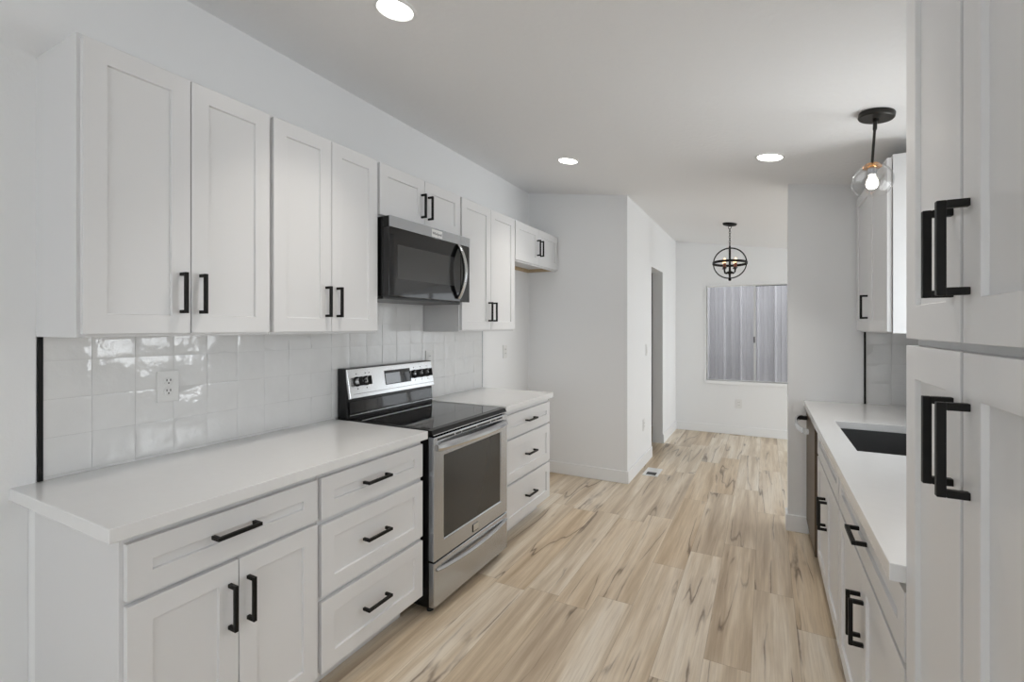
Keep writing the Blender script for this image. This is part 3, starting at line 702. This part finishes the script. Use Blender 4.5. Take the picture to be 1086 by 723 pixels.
plate('outlet', 'white outlet on the tiles half hidden behind the range control panel', 'outlet', (XW+.0105, 2.675, 1.193), (0, 1, 0), (1, 0, 0), 'decora', .072, .118)
plate('outlet', 'white outlet on bare wall in the fridge space, beyond the tiles', 'outlet', (XW, 3.80, 1.193), (0, 1, 0), (1, 0, 0), 'decora', .075, .118)
plate('light_switch', 'white light switch on the passage wall beside the doorway', 'switch', (XH, 5.072, 1.175), (0, 1, 0), (1, 0, 0), 'switch', .075, .118)
plate('outlet', 'white outlet low on the passage wall beneath the light switch', 'outlet', (XH, 4.942, .415), (0, 1, 0), (1, 0, 0), 'decora', .075, .118)
plate('outlet', 'white outlet low on the far wall under the window', 'outlet', (-.305, YF, .407), (1, 0, 0), (0, -1, 0), 'decora', .078, .118)

rv = thing('floor_register', (-.968, 4.74, 0), 'white floor vent with dark louvres beside the wall corner', 'vent')
vx0, vx1, vy0, vy1 = -1.04, -.898, 4.61, 4.875
fr = MB().box(vx0, vx1, vy0, vy0+.024, 0, .006).box(vx0, vx1, vy1-.024, vy1, 0, .006).box(vx0, vx0+.024, vy0+.024, vy1-.024, 0, .006).box(vx1-.024, vx1, vy0+.024, vy1-.024, 0, .006)
link('frame', fr, 'plastic', rv, bevel=0.001)
link('duct', MB().box(vx0+.024, vx1-.024, vy0+.024, vy1-.024, .0003, .0012), 'slot', rv)
lv = MB()
for i in range(9):
    y = 4.742+i*.0125; lv.hexa([(vx0+.024, y, .001), (vx1-.024, y, .001), (vx1-.024, y+.003, .001), (vx0+.024, y+.003, .001)], [(vx0+.024, y+.008, .006), (vx1-.024, y+.008, .006), (vx1-.024, y+.011, .006), (vx0+.024, y+.011, .006)])
link('louvres', lv, 'plastic', rv)

# ------------------------------------------------------------------ lamps
NC = Vector((-.152, 0, -1)).normalized()     # ceiling normal, pointing down
def can(x, y, label):
    z = ceil_z(x); t = thing('recessed_light', (x, y, z), label, 'ceiling light', 'recessed ceiling lights')
    link('trim_ring', MB().lathe([(.066, .0005), (.066, .004), (.070, .007), (.080, .005), (.083, .0005)], (x, y, z), tuple(NC), 40, caps=False), 'plastic', t, smooth=True)
    look(link('diffuser', MB().lathe([(.001, .003), (.065, .003), (.0665, .001)], (x, y, z), tuple(NC), 40), 'led', t), 'glowing white disc')
    d = bpy.data.lights.new('recessed_lamp', 'AREA'); d.shape = 'DISK'; d.size = .12; d.energy = P_CAN; d.color = (1.0, 0.935, 0.85); d.spread = math.radians(84)
    o = bpy.data.objects.new('lamp', d); COL.objects.link(o); o.parent = t; o.location = NC*.012
    o.rotation_euler = NC.to_track_quat('-Z', 'Y').to_euler()
can(-1.243, 1.391, 'lit recessed ceiling light nearest the viewer, at the top edge of the view')
can(-1.271, 3.263, 'lit recessed ceiling light above the far end of the left cabinets')
can(.03, 1.37, 'lit recessed ceiling light added out of view above the pantry front')  # unseen fourth can, added to light the near floor and pantry
can(.025, 3.24, 'lit recessed ceiling light near the pendant, above the passage')

px, py = .441, 2.641; pz = ceil_z(px)
pd = thing('pendant_light', (px, py, pz), 'pendant lamp with clear glass globe on a dark rod over the sink', 'pendant light')
link('canopy', MB().lathe([(.001, 0), (.066, .0), (.068, .003), (.068, .020), (.064, .025), (.001, .025)], (px, py, pz), tuple(NC), 40), 'bronze', pd, smooth=True)
b0 = Vector((px, py, pz))+NC*.025; e = Vector((px-.019, py-.009, 2.146))
link('swivel', MB().lathe([(.012, 0), (.012, .014), (.008, .016), (.008, .022)], tuple(b0), tuple(NC), 16).tube([b0+NC*.02, b0+NC*.02+Vector((-.001, 0, -.028))], .008, 14), 'bronze', pd, smooth=True)
link('rod', MB().tube([b0+NC*.02+Vector((-.001, 0, -.02)), e], .0055, 14), 'bronze', pd, smooth=True)
hd = link('socket_cup', MB().lathe([(.006, .012), (.022, .010), (.034, 0), (.036, -.010), (.030, -.012), (.001, -.012)], tuple(e-Vector((0, 0, .008))), (0, 0, 1), 32), 'copper', pd, smooth=True)
look(hd, 'copper socket cup')
link('socket', MB().lathe([(.017, 0), (.017, -.032), (.001, -.032)], tuple(e-Vector((0, 0, .019))), (0, 0, 1), 24), 'steel', hd, smooth=True)
R_ = .079; gc = e-Vector((0, 0, .008+math.sqrt(R_**2-.033**2)))
pf = []
for i in range(29):
    a = math.asin(.033/R_)+(math.radians(134)-math.asin(.033/R_))*i/28; pf.append((R_*math.sin(a), R_*math.cos(a)))
pfi = [((R_-.0018)/R_*r, (R_-.0018)/R_*h) for r, h in reversed(pf)]
link('glass_globe', MB().lathe(pf+pfi+[pf[0]], tuple(gc), (0, 0, 1), 48, caps=False), 'glass', pd, smooth=True)
bz = e.z-.051
look(link('bulb', MB().lathe([(.012, 0), (.012, -.008), (.019, -.022), (.023, -.036), (.022, -.047), (.015, -.058), (.001, -.062)], (e.x, e.y, bz), (0, 0, 1), 24), 'bulb', pd, smooth=True), 'lit frosted bulb')

cx_, cy_ = -.323, 5.416; cz_ = ceil_z(cx_); cc = 2.077; cr = .163
ch = thing('chandelier', (cx_, cy_, cz_), 'black orb chandelier with candle bulbs hanging in the dining room', 'chandelier')
link('canopy', MB().lathe([(.001, 0), (.068, 0), (.070, .004), (.062, .018), (.030, .026), (.001, .027)], (cx_, cy_, cz_), tuple(NC), 36), 'black', ch, smooth=True)
cm = MB(); z = cz_-.034; k = 0
def ring(cm, c, r, tr, nrm, n=28, m=8, sz=1.0):
    nrm = Vector(nrm).normalized(); a = Vector((0, 0, 1)) if abs(nrm.z) < .9 else Vector((1, 0, 0)); a = (a-nrm*a.dot(nrm)).normalized(); b = nrm.cross(a)
    cm.tube([Vector(c)+r*(sz*math.cos(2*PI*i/n)*a+math.sin(2*PI*i/n)*b) for i in range(n)], tr, m, closed=True)
ring(cm, (cx_, cy_, cz_-.040), .016, .003, (.5, .8, 0))
z = cz_-.068
while z > cc+cr+.02:
    an = .5+(k % 2)*PI/2; ring(cm, (cx_, cy_, z), .008, .0026, (math.cos(an), math.sin(an), 0), 14, 6, 1.9); z -= .024; k += 1
link('chain', cm, 'black', ch, smooth=True)
link('stem', MB().tube([(cx_, cy_, cc+cr+.018), (cx_, cy_, cc-cr-.012)], .0085, 12).lathe([(.001, -.016), (.012, -.012), (.016, 0), (.012, .008), (.001, .01)], (cx_, cy_, cc-cr-.006), n=16), 'black', ch, smooth=True)
def band(c, r, w, t, nrm, n=56):
    nrm = Vector(nrm).normalized(); a = Vector((0, 0, 1)) if abs(nrm.z) < .9 else Vector((1, 0, 0)); a = (a-nrm*a.dot(nrm)).normalized(); b = nrm.cross(a)
    vs = []; fs = []
    for i in range(n):
        d = math.cos(2*PI*i/n)*a+math.sin(2*PI*i/n)*b
        vs += [Vector(c)+d*(r+p)+nrm*q for p, q in ((-t, -w), (t, -w), (t, w), (-t, w))]
    for i in range(n):
        for j in range(4): fs.append((i*4+j, i*4+(j+1) % 4, ((i+1) % n)*4+(j+1) % 4, ((i+1) % n)*4+j))
    return MB().add(vs, fs)
C_ = (cx_, cy_, cc)
link('ring', band(C_, cr, .012, .004, (.02, .05, 1)), 'black', ch, smooth=True)
link('ring', band(C_, cr-.007, .010, .0055, (-.06, 1, 0)), 'black', ch, smooth=True)
link('ring', band(C_, cr-.013, .010, .005, (1, .06, 0)), 'black', ch, smooth=True)
link('hub', MB().lathe([(.001, 0), (.02, .004), (.034, .014), (.034, .024), (.012, .034), (.010, .05)], (cx_, cy_, cc-.115)), 'black', ch, smooth=True)
for q in range(4):
    an = PI/4+q*PI/2+.12; d = Vector((math.cos(an), math.sin(an), 0)); o = Vector((cx_, cy_, cc-.096))
    ar = link('arm', MB().tube([o+d*.02, o+d*.045+Vector((0, 0, -.010)), o+d*.066+Vector((0, 0, 0)), o+d*.072+Vector((0, 0, .025)), o+d*.072+Vector((0, 0, .04))], .005, 10).lathe([(.001, 0), (.020, .002), (.022, .008), (.012, .009)], tuple(o+d*.072+Vector((0, 0, .04)))), 'black', ch, smooth=True)
    link('candle', MB().lathe([(.013, 0), (.013, .045), (.001, .046)], tuple(o+d*.072+Vector((0, 0, .047))), n=16), 'candle', ar, smooth=True)
    look(link('bulb', MB().lathe([(.007, 0), (.014, .012), (.0155, .024), (.010, .040), (.001, .056)], tuple(o+d*.072+Vector((0, 0, .0935))), n=16), 'bulb_warm', ar, smooth=True), 'lit candle bulb')
